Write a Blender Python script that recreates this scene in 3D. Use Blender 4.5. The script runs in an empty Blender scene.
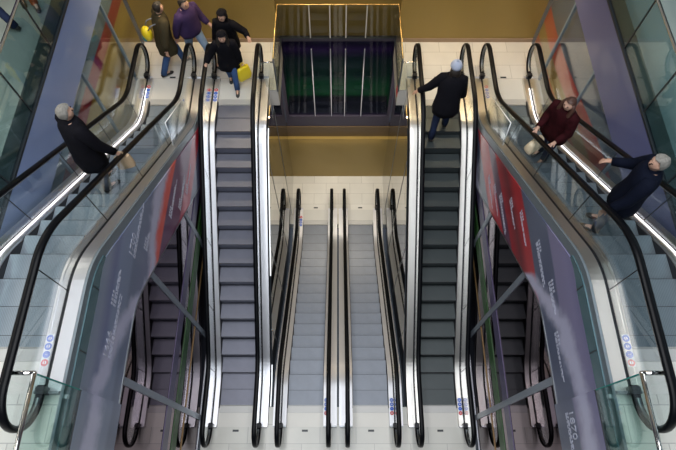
import bpy, math, random
from mathutils import Vector, Matrix
random.seed(4)
sc = bpy.context.scene
COL = sc.collection
PI = math.pi
EYE = 14.357                       # camera height above the middle landing
L0, L1, LM, L2 = 0.0, 3.461, -3.461, 7.26
YW = 10.72                         # far wall

# ------------------------------------------------------------------ materials
MATS = {}
def mat(name, col, rough=.5, metal=0., emit=None, es=0., spec=.5, coat=0., bump=None, var=None, ior=1.5):
    if name in MATS: return MATS[name]
    m = bpy.data.materials.new(name); m.use_nodes = True
    nt = m.node_tree; b = nt.nodes['Principled BSDF']
    b.inputs['Base Color'].default_value = (*col, 1)
    b.inputs['Roughness'].default_value = rough
    b.inputs['Metallic'].default_value = metal
    b.inputs['Specular IOR Level'].default_value = spec
    b.inputs['IOR'].default_value = ior
    b.inputs['Coat Weight'].default_value = coat
    b.inputs['Coat Roughness'].default_value = .04
    if emit:
        b.inputs['Emission Color'].default_value = (*emit, 1)
        b.inputs['Emission Strength'].default_value = es
    if var:      # gentle noise in the colour: (scale, amount, stretch)
        g = nt.nodes.new('ShaderNodeTexCoord'); mp = nt.nodes.new('ShaderNodeMapping')
        mp.inputs['Scale'].default_value = var[2]
        n = nt.nodes.new('ShaderNodeTexNoise'); n.inputs['Scale'].default_value = var[0]; n.inputs['Detail'].default_value = 5
        mx = nt.nodes.new('ShaderNodeMix'); mx.data_type = 'RGBA'
        mx.inputs[6].default_value = (*[c*(1-var[1]) for c in col], 1)
        mx.inputs[7].default_value = (*[min(1, c*(1+var[1])) for c in col], 1)
        nt.links.new(g.outputs['Object'], mp.inputs[0]); nt.links.new(mp.outputs[0], n.inputs['Vector'])
        nt.links.new(n.outputs['Fac'], mx.inputs[0]); nt.links.new(mx.outputs[2], b.inputs['Base Color'])
    if bump:     # (scale, strength, stretch)
        g = nt.nodes.new('ShaderNodeTexCoord'); mp = nt.nodes.new('ShaderNodeMapping')
        mp.inputs['Scale'].default_value = bump[2]
        n = nt.nodes.new('ShaderNodeTexNoise'); n.inputs['Scale'].default_value = bump[0]
        bp = nt.nodes.new('ShaderNodeBump'); bp.inputs['Strength'].default_value = bump[1]; bp.inputs['Distance'].default_value = .01
        nt.links.new(g.outputs['Object'], mp.inputs[0]); nt.links.new(mp.outputs[0], n.inputs['Vector'])
        nt.links.new(n.outputs['Fac'], bp.inputs['Height']); nt.links.new(bp.outputs[0], b.inputs['Normal'])
    MATS[name] = m
    return m

def glass(name, tint=(.9, .96, .95), refl=1.0, ior=1.5):
    """thin architectural pane: see-through with Fresnel reflection"""
    if name in MATS: return MATS[name]
    m = bpy.data.materials.new(name); m.use_nodes = True; nt = m.node_tree
    nt.nodes.remove(nt.nodes['Principled BSDF']); out = nt.nodes['Material Output']
    t = nt.nodes.new('ShaderNodeBsdfTransparent'); t.inputs[0].default_value = (*tint, 1)
    g = nt.nodes.new('ShaderNodeBsdfGlossy'); g.inputs['Roughness'].default_value = .01
    g.inputs['Color'].default_value = (refl, refl, refl, 1)
    f = nt.nodes.new('ShaderNodeFresnel')      # same reflection on both faces of the thin sheet
    ge = nt.nodes.new('ShaderNodeNewGeometry'); mr = nt.nodes.new('ShaderNodeMapRange')
    mr.inputs['To Min'].default_value = ior; mr.inputs['To Max'].default_value = 1/ior
    nt.links.new(ge.outputs['Backfacing'], mr.inputs['Value']); nt.links.new(mr.outputs[0], f.inputs[0])
    mx = nt.nodes.new('ShaderNodeMixShader')
    nt.links.new(f.outputs[0], mx.inputs[0]); nt.links.new(t.outputs[0], mx.inputs[1]); nt.links.new(g.outputs[0], mx.inputs[2])
    nt.links.new(mx.outputs[0], out.inputs[0])
    MATS[name] = m
    return m

def tile_mat(name, col, joint, sx=.9, sy=.45, rough=.22):
    if name in MATS: return MATS[name]
    m = bpy.data.materials.new(name); m.use_nodes = True; nt = m.node_tree; b = nt.nodes['Principled BSDF']
    g = nt.nodes.new('ShaderNodeNewGeometry')
    br = nt.nodes.new('ShaderNodeTexBrick')
    br.inputs['Color1'].default_value = (*col, 1); br.inputs['Color2'].default_value = (*[c*.93 for c in col], 1)
    br.inputs['Mortar'].default_value = (*joint, 1); br.inputs['Scale'].default_value = 1
    br.inputs['Mortar Size'].default_value = .006; br.inputs['Brick Width'].default_value = sx; br.inputs['Row Height'].default_value = sy
    br.offset = 0.5
    n = nt.nodes.new('ShaderNodeTexNoise'); n.inputs['Scale'].default_value = 1.3; n.inputs['Detail'].default_value = 6
    mx = nt.nodes.new('ShaderNodeMix'); mx.data_type = 'RGBA'; mx.blend_type = 'MULTIPLY'
    rp = nt.nodes.new('ShaderNodeMapRange'); rp.inputs['To Min'].default_value = .82; rp.inputs['To Max'].default_value = 1.08
    nt.links.new(g.outputs['Position'], br.inputs['Vector']); nt.links.new(g.outputs['Position'], n.inputs['Vector'])
    nt.links.new(n.outputs['Fac'], rp.inputs['Value'])
    mx.inputs[0].default_value = 1
    nt.links.new(br.outputs['Color'], mx.inputs[6]); nt.links.new(rp.outputs[0], mx.inputs[7])
    nt.links.new(mx.outputs[2], b.inputs['Base Color']); b.inputs['Roughness'].default_value = rough
    MATS[name] = m
    return m

def step_mat(name, col, k=.55):
    """grooved aluminium tread: fine ribs across the width"""
    m = bpy.data.materials.new(name); m.use_nodes = True; nt = m.node_tree; b = nt.nodes['Principled BSDF']
    g = nt.nodes.new('ShaderNodeTexCoord'); w = nt.nodes.new('ShaderNodeTexWave')
    w.bands_direction = 'X'; w.inputs['Scale'].default_value = 14; w.inputs['Distortion'].default_value = 0
    n = nt.nodes.new('ShaderNodeTexNoise'); n.inputs['Scale'].default_value = 3
    mx = nt.nodes.new('ShaderNodeMix'); mx.data_type = 'RGBA'
    mx.inputs[6].default_value = (*[c*k for c in col], 1); mx.inputs[7].default_value = (*col, 1)
    ad = nt.nodes.new('ShaderNodeMath'); ad.operation = 'MULTIPLY_ADD'; ad.inputs[1].default_value = .7
    mu = nt.nodes.new('ShaderNodeMath'); mu.operation = 'MULTIPLY'; mu.inputs[1].default_value = .5
    nt.links.new(g.outputs['Object'], w.inputs['Vector']); nt.links.new(g.outputs['Object'], n.inputs['Vector'])
    nt.links.new(n.outputs['Fac'], mu.inputs[0])
    nt.links.new(w.outputs['Fac'], ad.inputs[0]); nt.links.new(mu.outputs[0], ad.inputs[2])
    nt.links.new(ad.outputs[0], mx.inputs[0]); nt.links.new(mx.outputs[2], b.inputs['Base Color'])
    b.inputs['Roughness'].default_value = .42; b.inputs['Metallic'].default_value = .35
    MATS[name] = m
    return m

def banner_mat(name, stops, swirl, sw):
    """printed timeline: horizontal colour bands, plus a wandering pale streak"""
    m = bpy.data.materials.new(name); m.use_nodes = True; nt = m.node_tree; b = nt.nodes['Principled BSDF']
    L = nt.links.new
    g = nt.nodes.new('ShaderNodeNewGeometry'); s = nt.nodes.new('ShaderNodeSeparateXYZ'); L(g.outputs['Position'], s.inputs[0])
    # slow waviness of the band edges
    sn = nt.nodes.new('ShaderNodeMath'); sn.operation = 'SINE'
    a = nt.nodes.new('ShaderNodeMath'); a.operation = 'MULTIPLY'; a.inputs[1].default_value = 1.15; L(s.outputs['Y'], a.inputs[0]); L(a.outputs[0], sn.inputs[0])
    k = nt.nodes.new('ShaderNodeMath'); k.operation = 'MULTIPLY_ADD'; k.inputs[1].default_value = .07; L(sn.outputs[0], k.inputs[0]); L(s.outputs['Z'], k.inputs[2])
    mr = nt.nodes.new('ShaderNodeMapRange'); mr.inputs['From Min'].default_value = 2.8; mr.inputs['From Max'].default_value = 7.4; L(k.outputs[0], mr.inputs['Value'])
    cr = nt.nodes.new('ShaderNodeValToRGB'); L(mr.outputs[0], cr.inputs[0])
    e = cr.color_ramp.elements; e[0].position = 0; e[0].color = (*stops[0][1], 1); e[1].position = 1; e[1].color = (*stops[-1][1], 1)
    for z, c in stops[1:-1]:
        q = e.new((z-2.8)/4.6); q.color = (*c, 1)
    # pale streak: z = swirl curve of y
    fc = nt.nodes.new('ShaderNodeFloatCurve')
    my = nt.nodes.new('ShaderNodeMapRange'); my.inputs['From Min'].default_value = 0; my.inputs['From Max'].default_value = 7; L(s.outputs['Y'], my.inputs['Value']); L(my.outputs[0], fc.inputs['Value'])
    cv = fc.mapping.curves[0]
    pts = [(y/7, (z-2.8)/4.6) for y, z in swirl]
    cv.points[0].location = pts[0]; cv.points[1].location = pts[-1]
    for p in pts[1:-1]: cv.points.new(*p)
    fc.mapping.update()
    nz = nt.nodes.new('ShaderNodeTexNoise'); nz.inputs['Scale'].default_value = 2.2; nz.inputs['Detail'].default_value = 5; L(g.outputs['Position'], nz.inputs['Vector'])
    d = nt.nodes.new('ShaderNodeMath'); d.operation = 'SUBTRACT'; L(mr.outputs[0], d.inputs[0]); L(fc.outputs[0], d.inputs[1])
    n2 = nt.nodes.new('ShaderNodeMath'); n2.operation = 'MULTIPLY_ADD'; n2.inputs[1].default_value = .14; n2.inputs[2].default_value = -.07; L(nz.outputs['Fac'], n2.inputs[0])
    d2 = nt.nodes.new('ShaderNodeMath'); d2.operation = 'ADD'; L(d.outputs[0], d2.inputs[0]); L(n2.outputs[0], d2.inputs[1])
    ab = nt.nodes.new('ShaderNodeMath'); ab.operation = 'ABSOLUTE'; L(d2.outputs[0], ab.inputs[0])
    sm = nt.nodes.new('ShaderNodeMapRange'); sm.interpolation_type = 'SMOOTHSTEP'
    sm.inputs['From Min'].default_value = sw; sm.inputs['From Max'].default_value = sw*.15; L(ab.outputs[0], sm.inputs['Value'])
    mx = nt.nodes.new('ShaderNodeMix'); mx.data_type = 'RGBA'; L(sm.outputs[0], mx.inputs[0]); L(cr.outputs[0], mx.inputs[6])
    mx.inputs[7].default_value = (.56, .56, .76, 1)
    L(mx.outputs[2], b.inputs['Base Color']); b.inputs['Roughness'].default_value = .3
    b.inputs['Coat Weight'].default_value = .35; b.inputs['Coat Roughness'].default_value = .12
    return m

def band_mat(name, stops, z0, z1, amp=.12, freq=.9, rough=.35, metal=0, pha=0., gain=1.):
    m = bpy.data.materials.new(name); m.use_nodes = True; nt = m.node_tree; b = nt.nodes['Principled BSDF']
    L = nt.links.new
    g = nt.nodes.new('ShaderNodeNewGeometry'); s = nt.nodes.new('ShaderNodeSeparateXYZ'); L(g.outputs['Position'], s.inputs[0])
    a = nt.nodes.new('ShaderNodeMath'); a.operation = 'MULTIPLY_ADD'; a.inputs[1].default_value = freq; a.inputs[2].default_value = pha; L(s.outputs['Y'], a.inputs[0])
    sn = nt.nodes.new('ShaderNodeMath'); sn.operation = 'SINE'; L(a.outputs[0], sn.inputs[0])
    k = nt.nodes.new('ShaderNodeMath'); k.operation = 'MULTIPLY_ADD'; k.inputs[1].default_value = amp; L(sn.outputs[0], k.inputs[0]); L(s.outputs['Z'], k.inputs[2])
    mr = nt.nodes.new('ShaderNodeMapRange'); mr.inputs['From Min'].default_value = z0; mr.inputs['From Max'].default_value = z1; L(k.outputs[0], mr.inputs['Value'])
    cr = nt.nodes.new('ShaderNodeValToRGB'); L(mr.outputs[0], cr.inputs[0])
    e = cr.color_ramp.elements; e[0].position = 0; e[0].color = (*stops[0][1], 1); e[1].position = 1; e[1].color = (*stops[-1][1], 1)
    for z, c in stops[1:-1]:
        q = e.new((z-z0)/(z1-z0)); q.color = (*c, 1)
    for q in e: q.color = (*[min(.9, v*gain) for v in q.color[:3]], 1)
    L(cr.outputs[0], b.inputs['Base Color']); b.inputs['Roughness'].default_value = rough; b.inputs['Metallic'].default_value = metal
    return m

RUB = mat('handrail_rubber', (.003, .0035, .005), .34, spec=.14)
STEEL = mat('brushed_steel', (.72, .72, .75), .33, .88)
STEEL_G = mat('warm_brushed_steel', (.64, .61, .57), .30, .92)
STEEL_D = mat('dark_brushed_steel', (.30, .32, .34), .35, 1., bump=(50, .15, (1, .03, 1)))
SKIRT = mat('skirt_black', (.015, .015, .02), .5)
CHROME = mat('polished_steel', (.75, .74, .72), .12, 1.)
CLAD = mat('grey_clad', (.16, .19, .22), .35, .5)
TEAL = mat('teal_panel', (.10, .19, .22), .22, .2, coat=.5)
PLATE = mat('landing_plate_metal', (.48, .48, .47), .5, .4)
PLATE_C = mat('pale_landing_plate', (.62, .61, .57), .4, .1, var=(2, .05, (1, 1, 1)))
GL = glass('balustrade_glass', (.93, .96, .97))
GLT = glass('green_edge_glass', (.80, .91, .89))
GLEDGE = mat('glass_edge', (.02, .25, .22), .15)
GAP = mat('dark_joint', (.02, .025, .03), .4)
BLUE = mat('sign_blue', (.02, .12, .62), .4)
RED = mat('sign_red', (.65, .03, .04), .4)
WHITE = mat('sign_white', (.75, .76, .80), .4)
LED_GLOW = mat('led_and_deck_glow', (1, 1, 1), .5, emit=(1, .95, .98), es=2.4)
TXT = mat('print_white', (.52, .54, .66), .5)

# ------------------------------------------------------------------ mesh builder
class MB:
    def __init__(s): s.v = []; s.f = []; s.m = []; s.smooth = []
    def add(s, vs, fs, mi=0, sm=False):
        o = len(s.v); s.v += [tuple(p) for p in vs]
        for f in fs: s.f.append([o+i for i in f]); s.m.append(mi); s.smooth.append(sm)
    def box(s, x0, x1, y0, y1, z0, z1, mi=0):
        s.add([(x0,y0,z0),(x1,y0,z0),(x1,y1,z0),(x0,y1,z0),(x0,y0,z1),(x1,y0,z1),(x1,y1,z1),(x0,y1,z1)],
              [(0,3,2,1),(4,5,6,7),(0,1,5,4),(1,2,6,5),(2,3,7,6),(3,0,4,7)], mi)
    def ribbon(s, x0, x1, us, zb, zt, mi=0):
        """solid strip following u (local y): from x0 to x1, bottom zb(u), top zt(u)"""
        vs = []
        for u in us: vs += [(x0,u,zb(u)),(x1,u,zb(u)),(x1,u,zt(u)),(x0,u,zt(u))]
        fs = []
        for i in range(len(us)-1):
            a = 4*i; b = a+4
            fs += [(a,a+1,b+1,b),(a+1,a+2,b+2,b+1),(a+2,a+3,b+3,b+2),(a+3,a,b,b+3)]
        n = 4*(len(us)-1)
        fs += [(0,3,2,1),(n,n+1,n+2,n+3)]
        s.add(vs, fs, mi)
    def slab_yz(s, x0, x1, pts, mi=0):
        """polygon in the yz plane extruded in x"""
        n = len(pts)
        s.add([(x0,p[0],p[1]) for p in pts]+[(x1,p[0],p[1]) for p in pts],
              [tuple(range(n))[::-1], tuple(range(n,2*n))]+[(i,(i+1)%n,n+(i+1)%n,n+i) for i in range(n)], mi)
    def tube(s, pts, rad, n=10, mi=0, cap=True):
        P = [Vector(p) for p in pts]; R = rad if isinstance(rad, (list, tuple)) else [rad]*len(P)
        vs = []; ref = None
        for i, p in enumerate(P):
            t = (P[min(i+1,len(P)-1)]-P[max(i-1,0)]).normalized()
            if ref is None:
                ref = Vector((1,0,0)) if abs(t.x) < .8 else Vector((0,1,0))
            a = (ref - t*ref.dot(t)).normalized(); b = t.cross(a); ref = a
            r = R[i]; ra, rb = (r if isinstance(r, (list, tuple)) else (r, r))
            for k in range(n):
                an = 2*PI*k/n; vs.append(p + a*math.cos(an)*ra + b*math.sin(an)*rb)
        fs = []
        for i in range(len(P)-1):
            for k in range(n): fs.append((i*n+k, i*n+(k+1)%n, (i+1)*n+(k+1)%n, (i+1)*n+k))
        if cap:
            fs += [tuple(range(n))[::-1], tuple(range((len(P)-1)*n, len(P)*n))]
        s.add(vs, fs, mi, True)
    def rings(s, rs, n=14, mi=0, fold=0.):
        """horizontal elliptic rings: (cx,cy,cz,rx,ry[,power])"""
        vs = []
        for r in rs:
            for k in range(n):
                a = 2*PI*k/n; q = 1+fold*(math.sin(3*a+r[2]*9)+.8*math.sin(7*a-r[2]*14))*max(0, 1.5-r[2])
                vs.append((r[0]+r[3]*q*math.cos(a), r[1]+r[4]*q*math.sin(a), r[2] + (r[5]*math.sin(a) if len(r) > 5 else 0)))
        fs = [(i*n+k, i*n+(k+1)%n, (i+1)*n+(k+1)%n, (i+1)*n+k) for i in range(len(rs)-1) for k in range(n)]
        fs += [tuple(range(n))[::-1], tuple(range((len(rs)-1)*n, len(rs)*n))]
        s.add(vs, fs, mi, True)
    def ball(s, c, r, n=12, m=8, mi=0, zmin=-1.):
        vs = []; fs = []
        rx, ry, rz = r if isinstance(r, (list, tuple)) else (r, r, r)
        for i in range(m+1):
            ph = -PI/2 + PI*i/m
            z = max(math.sin(ph), zmin)
            for k in range(n):
                a = 2*PI*k/n; q = math.cos(ph)
                vs.append((c[0]+rx*q*math.cos(a), c[1]+ry*q*math.sin(a), c[2]+rz*z))
        for i in range(m):
            for k in range(n): fs.append((i*n+k, i*n+(k+1)%n, (i+1)*n+(k+1)%n, (i+1)*n+k))
        s.add(vs, fs, mi, True)
    def disc(s, c, r, n, h, mi=0, r2=0.):
        vs = [(c[0]+r*math.cos(2*PI*k/n), c[1]+r*math.sin(2*PI*k/n), c[2]+h) for k in range(n)]
        vb = [(v[0], v[1], c[2]) for v in vs]
        s.add(vb+vs, [tuple(range(n,2*n))]+[(k,(k+1)%n,n+(k+1)%n,n+k) for k in range(n)], mi)
    def build(s, name, mats, parent=None, loc=None):
        me = bpy.data.meshes.new(name); me.from_pydata(s.v, [], s.f)
        for m in (mats if isinstance(mats, (list, tuple)) else [mats]): me.materials.append(m)
        for i, p in enumerate(me.polygons): p.material_index = s.m[i]; p.use_smooth = s.smooth[i]
        me.validate(); me.update()
        o = bpy.data.objects.new(name, me); COL.objects.link(o)
        if parent: o.parent = parent
        if loc: o.location = loc
        return o

def empty(name, loc=(0,0,0), rz=0.):
    o = bpy.data.objects.new(name, None); COL.objects.link(o); o.location = loc; o.rotation_euler = (0,0,rz)
    o.empty_display_size = .2
    return o
def tag(o, label=None, cat=None, group=None, kind=None):
    if label: o['label'] = label
    if cat: o['category'] = cat
    if group: o['group'] = group
    if kind: o['kind'] = kind
    return o
def struct(name, mb, m): return tag(mb.build(name, m), kind='structure')
def evald(o):
    """bake modifiers into the mesh"""
    dg = bpy.context.evaluated_depsgraph_get(); dg.update()
    me = bpy.data.meshes.new_from_object(o.evaluated_get(dg))
    o.modifiers.clear(); o.data = me
    return o

# ------------------------------------------------------------------ escalator
def pathf(rise, run, flo, fhi):
    t = rise/(run-flo-fhi)
    raw = lambda u: min(max((u-flo)*t, 0), rise)
    def z(u):
        return sum(raw(u-.34+.04*k) for k in range(18))/18
    return z

def escalator(label, X, ylow, rev, zlow, rise, run, flo, fhi, elo, ehi, steps, deck_mat, group, mirror=1,
              truss_depth=.95, glow_side=None, sticker=(), inner=None, hid=None, banner=None, hh=1.0, clip=None):
    root = empty('escalator', (X, ylow, zlow), PI if rev else 0)
    tag(root, label, 'escalator', group)
    z = pathf(rise, run, flo, fhi)
    def us(a, b, n=70): return [a+(b-a)*i/n for i in range(n+1)]
    zc = lambda u: z(u) if 0 <= u <= run else (0 if u < 0 else rise)
    # steps -------------------------------------------------------------
    sm = MB()
    tr = .4
    prof = [(0.0, 0.0), (tr, 0.0), (tr, -.05), (.03, -.34), (.022, -.26), (.012, -.16), (.003, -.06)]
    sm.slab_yz(-.445, .445, [(p[0], p[1]) for p in prof][::-1], 0)
    sm.box(-.445, .445, 0, .007, -.002, .002, 1)
    k = 0; first = None
    u = .02
    while u < run-.03:
        um = u+.2
        zz = z(um)
        if first is None:
            first = sm.build('step', [steps, SKIRT], root); o = first
        else:
            o = first.copy(); COL.objects.link(o); o.parent = root
        o.location = (0, u, zz-.012)
        u += tr
    # body (truss with cladding) ---------------------------------------
    tb = MB()
    def bot(u):
        b = min(zc(u)-.36, max(zc(u)-truss_depth, -.42))
        return b
    tb.ribbon(-.78, .78, us(0, run), bot, lambda u: zc(u)-.355)
    tb.ribbon(-.79, -.60, us(0, run), lambda u: min(zc(u)-.30, max(zc(u)-.85, -.42)), lambda u: zc(u)+.03)
    tb.ribbon(.60, .79, us(0, run), lambda u: min(zc(u)-.30, max(zc(u)-.85, -.42)), lambda u: zc(u)+.03)
    tb.build('truss_cladding', [CLAD], root)
    # skirts, decks ------------------------------------------------------
    for s in (-1, 1):
        def rb(mb, a, b, U, f0, f1, mi=0):
            x0, x1 = sorted((s*a, s*b)); mb.ribbon(x0, x1, U, f0, f1, mi)
        sk = MB(); rb(sk, .449, .462, us(-.05, run+.05), lambda u: zc(u)-.2, lambda u: zc(u)+.075)
        sk.build('skirt_panel', [SKIRT], root)
        dk = MB()
        rb(dk, .462, .575, us(-elo, run+ehi, 90), lambda u: zc(u)+.0, lambda u: zc(u)+.105)
        rb(dk, .462, .50, us(-elo, run+ehi, 90), lambda u: zc(u)+.105, lambda u: zc(u)+.118)
        dk.build('inner_deck', [deck_mat], root)
        dk = MB()
        rb(dk, .625, .80, us(-elo, run+ehi, 90), lambda u: zc(u)+.0, lambda u: zc(u)+.11)
        rb(dk, .79, .80, us(-elo, run+ehi, 90), lambda u: zc(u)-.12 if 0 <= u <= run else zc(u), lambda u: zc(u)+.113)
        dk.build('outer_deck', [deck_mat], root)
        gk = MB(); rb(gk, .575, .625, us(-elo+.01, run+ehi-.01, 90), lambda u: zc(u), lambda u: zc(u)+.095)
        gk.build('gasket', [SKIRT], root)
        # small front plate with the rail inlet
        for e, zz, d in ((-elo, 0, -1), (run+ehi, rise, 1)):
            ip = MB()
            a, b = sorted((e, e+d*.03)); x0, x1 = sorted((s*.47, s*.79))
            ip.box(x0, x1, a, b, zz, zz+.14, 0)
            x0, x1 = sorted((s*.54, s*.66)); a, b = sorted((e-d*.04, e+d*.05))
            ip.box(x0, x1, a, b, zz+.10, zz+.24, 1)
            ip.build('rail_inlet', [STEEL_D if zz else STEEL, SKIRT], root)
        # glass
        R = (hh-.20)/2
        ul, uh = -elo-.10, run+ehi+.10
        top = lambda u: zc(u)+hh-.03
        g = MB()
        U = us(ul, uh, 90); js = []
        nj = max(3, int(round((uh-ul)/1.45)))
        joints = [ul+(uh-ul)*j/nj for j in range(nj+1)]
        w = .006
        cuts = sorted(set(U+[j-w for j in joints[1:-1]]+[j+w for j in joints[1:-1]]))
        for i in range(len(cuts)-1):
            a, b = cuts[i], cuts[i+1]
            mi = 1 if any(abs((a+b)/2-j) < w*.9 for j in joints[1:-1]) else 0
            g.add([(s*.595,a,zc(a)+.09),(s*.595,b,zc(b)+.09),(s*.595,b,top(b)),(s*.595,a,top(a)),
                   (s*.605,a,zc(a)+.09),(s*.605,b,zc(b)+.09),(s*.605,b,top(b)),(s*.605,a,top(a))],
                  [(0,1,2,3),(4,7,6,5),(3,2,6,7)], mi)
        for e, zz, d in ((ul, 0, -1), (uh, rise, 1)):
            cz = zz+hh-R
            arc = [(e+d*(R-.02)*math.cos(-PI/2+PI*i/14), cz+(R-.02)*math.sin(-PI/2+PI*i/14)) for i in range(15)]
            vs = [(s*.595, e, cz)]+[(s*.595, a, b) for a, b in arc]+[(s*.605, e, cz)]+[(s*.605, a, b) for a, b in arc]
            fs = [(0, i, i+1) for i in range(1, 15)]+[(16, 17+i, 16+i) for i in range(1, 15)]
            g.add(vs, fs, 0)
        g.build('glass_balustrade', [GL, GAP], root)
        # handrail
        P = []
        cz = hh-R
        n = 14
        for i in range(n+1):
            a = -PI/2+PI*i/n
            P.append((ul-R*math.cos(a), cz+R*math.sin(a)))
        P.insert(0, (ul+.16, cz-R))
        for u2 in us(ul, uh, 90)[1:-1]: P.append((u2, zc(u2)+hh))
        for i in range(n+1):
            a = PI/2-PI*i/n
            P.append((uh+R*math.cos(a), rise+cz+R*math.sin(a)))
        P.append((uh+.0-.16, rise+cz-R))
        h = MB()
        vs = []
        for i, p in enumerate(P):
            q0 = P[max(i-1,0)]; q1 = P[min(i+1,len(P)-1)]
            tx, tz = q1[0]-q0[0], q1[1]-q0[1]; l = math.hypot(tx, tz); nx, nz = -tz/l, tx/l
            for a, b in ((-.054,-.014),(-.054,.012),(-.038,.030),(0,.035),(.038,.030),(.054,.012),(.054,-.014),(0,-.02)):
                vs.append((s*.60+a, p[0]+nx*b, p[1]+nz*b))
        m8 = 8
        fs = [(i*m8+k, i*m8+(k+1)%m8, (i+1)*m8+(k+1)%m8, (i+1)*m8+k) for i in range(len(P)-1) for k in range(m8)]
        h.add(vs, fs, 0, True); h.build('handrail', [RUB], root)
        # silver guide under the handrail
        r = MB(); vs = []
        for i, p in enumerate(P[1:-1]):
            q0 = P[i]; q1 = P[i+2]; tx, tz = q1[0]-q0[0], q1[1]-q0[1]; l = math.hypot(tx, tz); nx, nz = -tz/l, tx/l
            for a, b in ((-.02,-.045),(-.02,-.018),(.02,-.018),(.02,-.045)): vs.append((s*.60+a, p[0]+nx*b, p[1]+nz*b))
        fs = [(i*4+k, i*4+(k+1)%4, (i+1)*4+(k+1)%4, (i+1)*4+k) for i in range(len(P)-3) for k in range(4)]
        r.add(vs, fs, 0, True); r.build('handrail_guide', [STEEL_D], root)
        if glow_side and glow_side == s:
            l = MB(); rb(l, .560, .574, us(-elo+.35, run+ehi-.3, 70), lambda u: zc(u)+.105, lambda u: zc(u)+.125)
            l.build('glow_strip', [LED_GLOW], root)
    # comb and landing plates
    for e, zz, d, ext in ((0, 0, -1, elo), (run, rise, 1, ehi)):
        c = MB(); a, b = sorted((e, e+d*.16))
        c.box(-.46, .46, a, b, zz-.02, zz+.012, 0)
        for j in range(40):
            x = -.44+.88*j/39
            aa, bb = sorted((e, e-d*.03)); c.box(x-.006, x+.006, aa, bb, zz-.01, zz+.012, 0)
        c.build('comb_plate', [PLATE], root)
        p = MB(); a, b = sorted((e+d*.165, e+d*(ext+.02)))
        p.box(-.46, .46, a, b, zz-.02, zz+.008, 0); p.build('landing_plate', [PLATE_C], root)
        p = MB(); a, b = sorted((e+d*(ext+.08), e+d*(ext+.13)))
        p.box(-.075, .075, a, b, zz+.001, zz+.006, 0); p.build('maker_plate', [GAP], root)
    # pictogram stickers
    for (end, s, x, off) in sticker:
        st = MB(); uu = -elo+off if end == 0 else run+ehi-off; zz = (0 if end == 0 else rise)+.118
        d = 1 if end == 0 else -1
        x = s*x
        st.box(x-.05, x+.05, min(uu, uu+d*.42), max(uu, uu+d*.42), zz-.012, zz+.002, 0)
        for j in range(4):
            cy = uu+d*(.05+.105*j)
            mi = 2 if j == 0 else 1
            st.disc((x, cy, zz+.002), .047, 16, .003, mi)
            st.disc((x, cy, zz+.005), .022 if j != 1 else .012, 10, .002, 0)
            st.box(x-.006, x+.006, cy-.03, cy+.03, zz+.006, zz+.009, mi)
        st.build('pictogram_sticker', [WHITE, BLUE, RED], root)
    return root, z

STEEL_C = mat('satin_steel', (.74, .74, .77), .42, .55)
STEP_A = step_mat('step_lavender_grey', (.20, .21, .265))
STEP_B = step_mat('step_dark', (.06, .075, .08))
STEP_C = step_mat('step_blue_grey', (.215, .24, .285))
STEP_D = step_mat('step_side', (.26, .31, .36)); STEP_E = step_mat('step_side_dark', (.15, .19, .22))

RUN = 6.82; Y0 = 1.787
gE = None
escalator('lavender-grey stepped escalator left of the sunken pair, hooded pedestrians at its top',
          -2.56, Y0, False, L0, 3.461, RUN, .8, .8, .48, .77, STEP_A, STEEL, gE,
          sticker=((1, -1, .71, .35), (1, -1, .52, .35)))
escalator('dark-stepped escalator right of the sunken pair, person in pale beanie riding near its top',
          2.56, Y0, False, L0, 3.461, RUN, .8, .8, .48, .77, STEP_B, STEEL_G, gE,
          sticker=((0, 1, .52, .25),))
escalator('left of the two empty sunken escalators descending to the lowest floor in the centre',
          -.828, Y0+RUN, True, LM, 3.461, RUN, .8, .8, .58, .48, STEP_C, STEEL_C, gE,
          sticker=((1, -1, .53, .25), (0, 1, .53, .3)))
escalator('right of the two empty sunken escalators descending to the lowest floor in the centre',
          .828, Y0+RUN, True, LM, 3.461, RUN, .8, .8, .58, .48, STEP_C, STEEL_C, gE,
          sticker=((1, -1, .53, .25),))
# outer pair: from the upper landing up towards the gallery beside the camera
ORISE = L2-L1; OY1 = 1.60; OY0 = 8.61; ORUN = OY0-OY1
OX = 4.28
oL, zo = escalator('large outer escalator along the left glass wall, grey-haired man in black coat riding it',
          -OX, OY0, True, L1, ORISE, ORUN, .6, 1.2, .77, .55, STEP_D, STEEL, gE, glow_side=1,  # glowing strip added on this side for the deck's bright reflection
          sticker=((0, 1, .52, .25), (1, -1, .52, .3)))
oR, _ = escalator('large outer escalator along the right glass wall, red-patterned woman and grey-haired man riding it',
          OX, OY0, True, L1, ORISE, ORUN, .6, 1.2, .77, .55, STEP_E, STEEL_G, gE, glow_side=-1,
          sticker=((0, 1, .52, .25), (1, 1, .52, .3)))
zO = lambda Y: L1 + (zo(OY0-Y) if 0 <= OY0-Y <= ORUN else (0 if OY0-Y < 0 else ORISE))

# ------------------------------------------------------------------ timeline banners on the flanks of the outer pair
def bar_text(mb, x, y, z, dirn, lines, length, h=.05):
    """illegible caption: rows of tiny dashes"""
    for r in range(lines):
        yy = 0; ln = length*(1-.25*random.random())
        while yy < ln:
            w = random.choice((.03, .05, .07, .09))
            a, b = sorted((y+dirn*yy, y+dirn*(yy+w)))
            mb.box(min(x, x+.004), max(x, x+.004), a, b, z-r*h*1.25-h*.55, z-r*h*1.25)
            yy += w+.022

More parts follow.
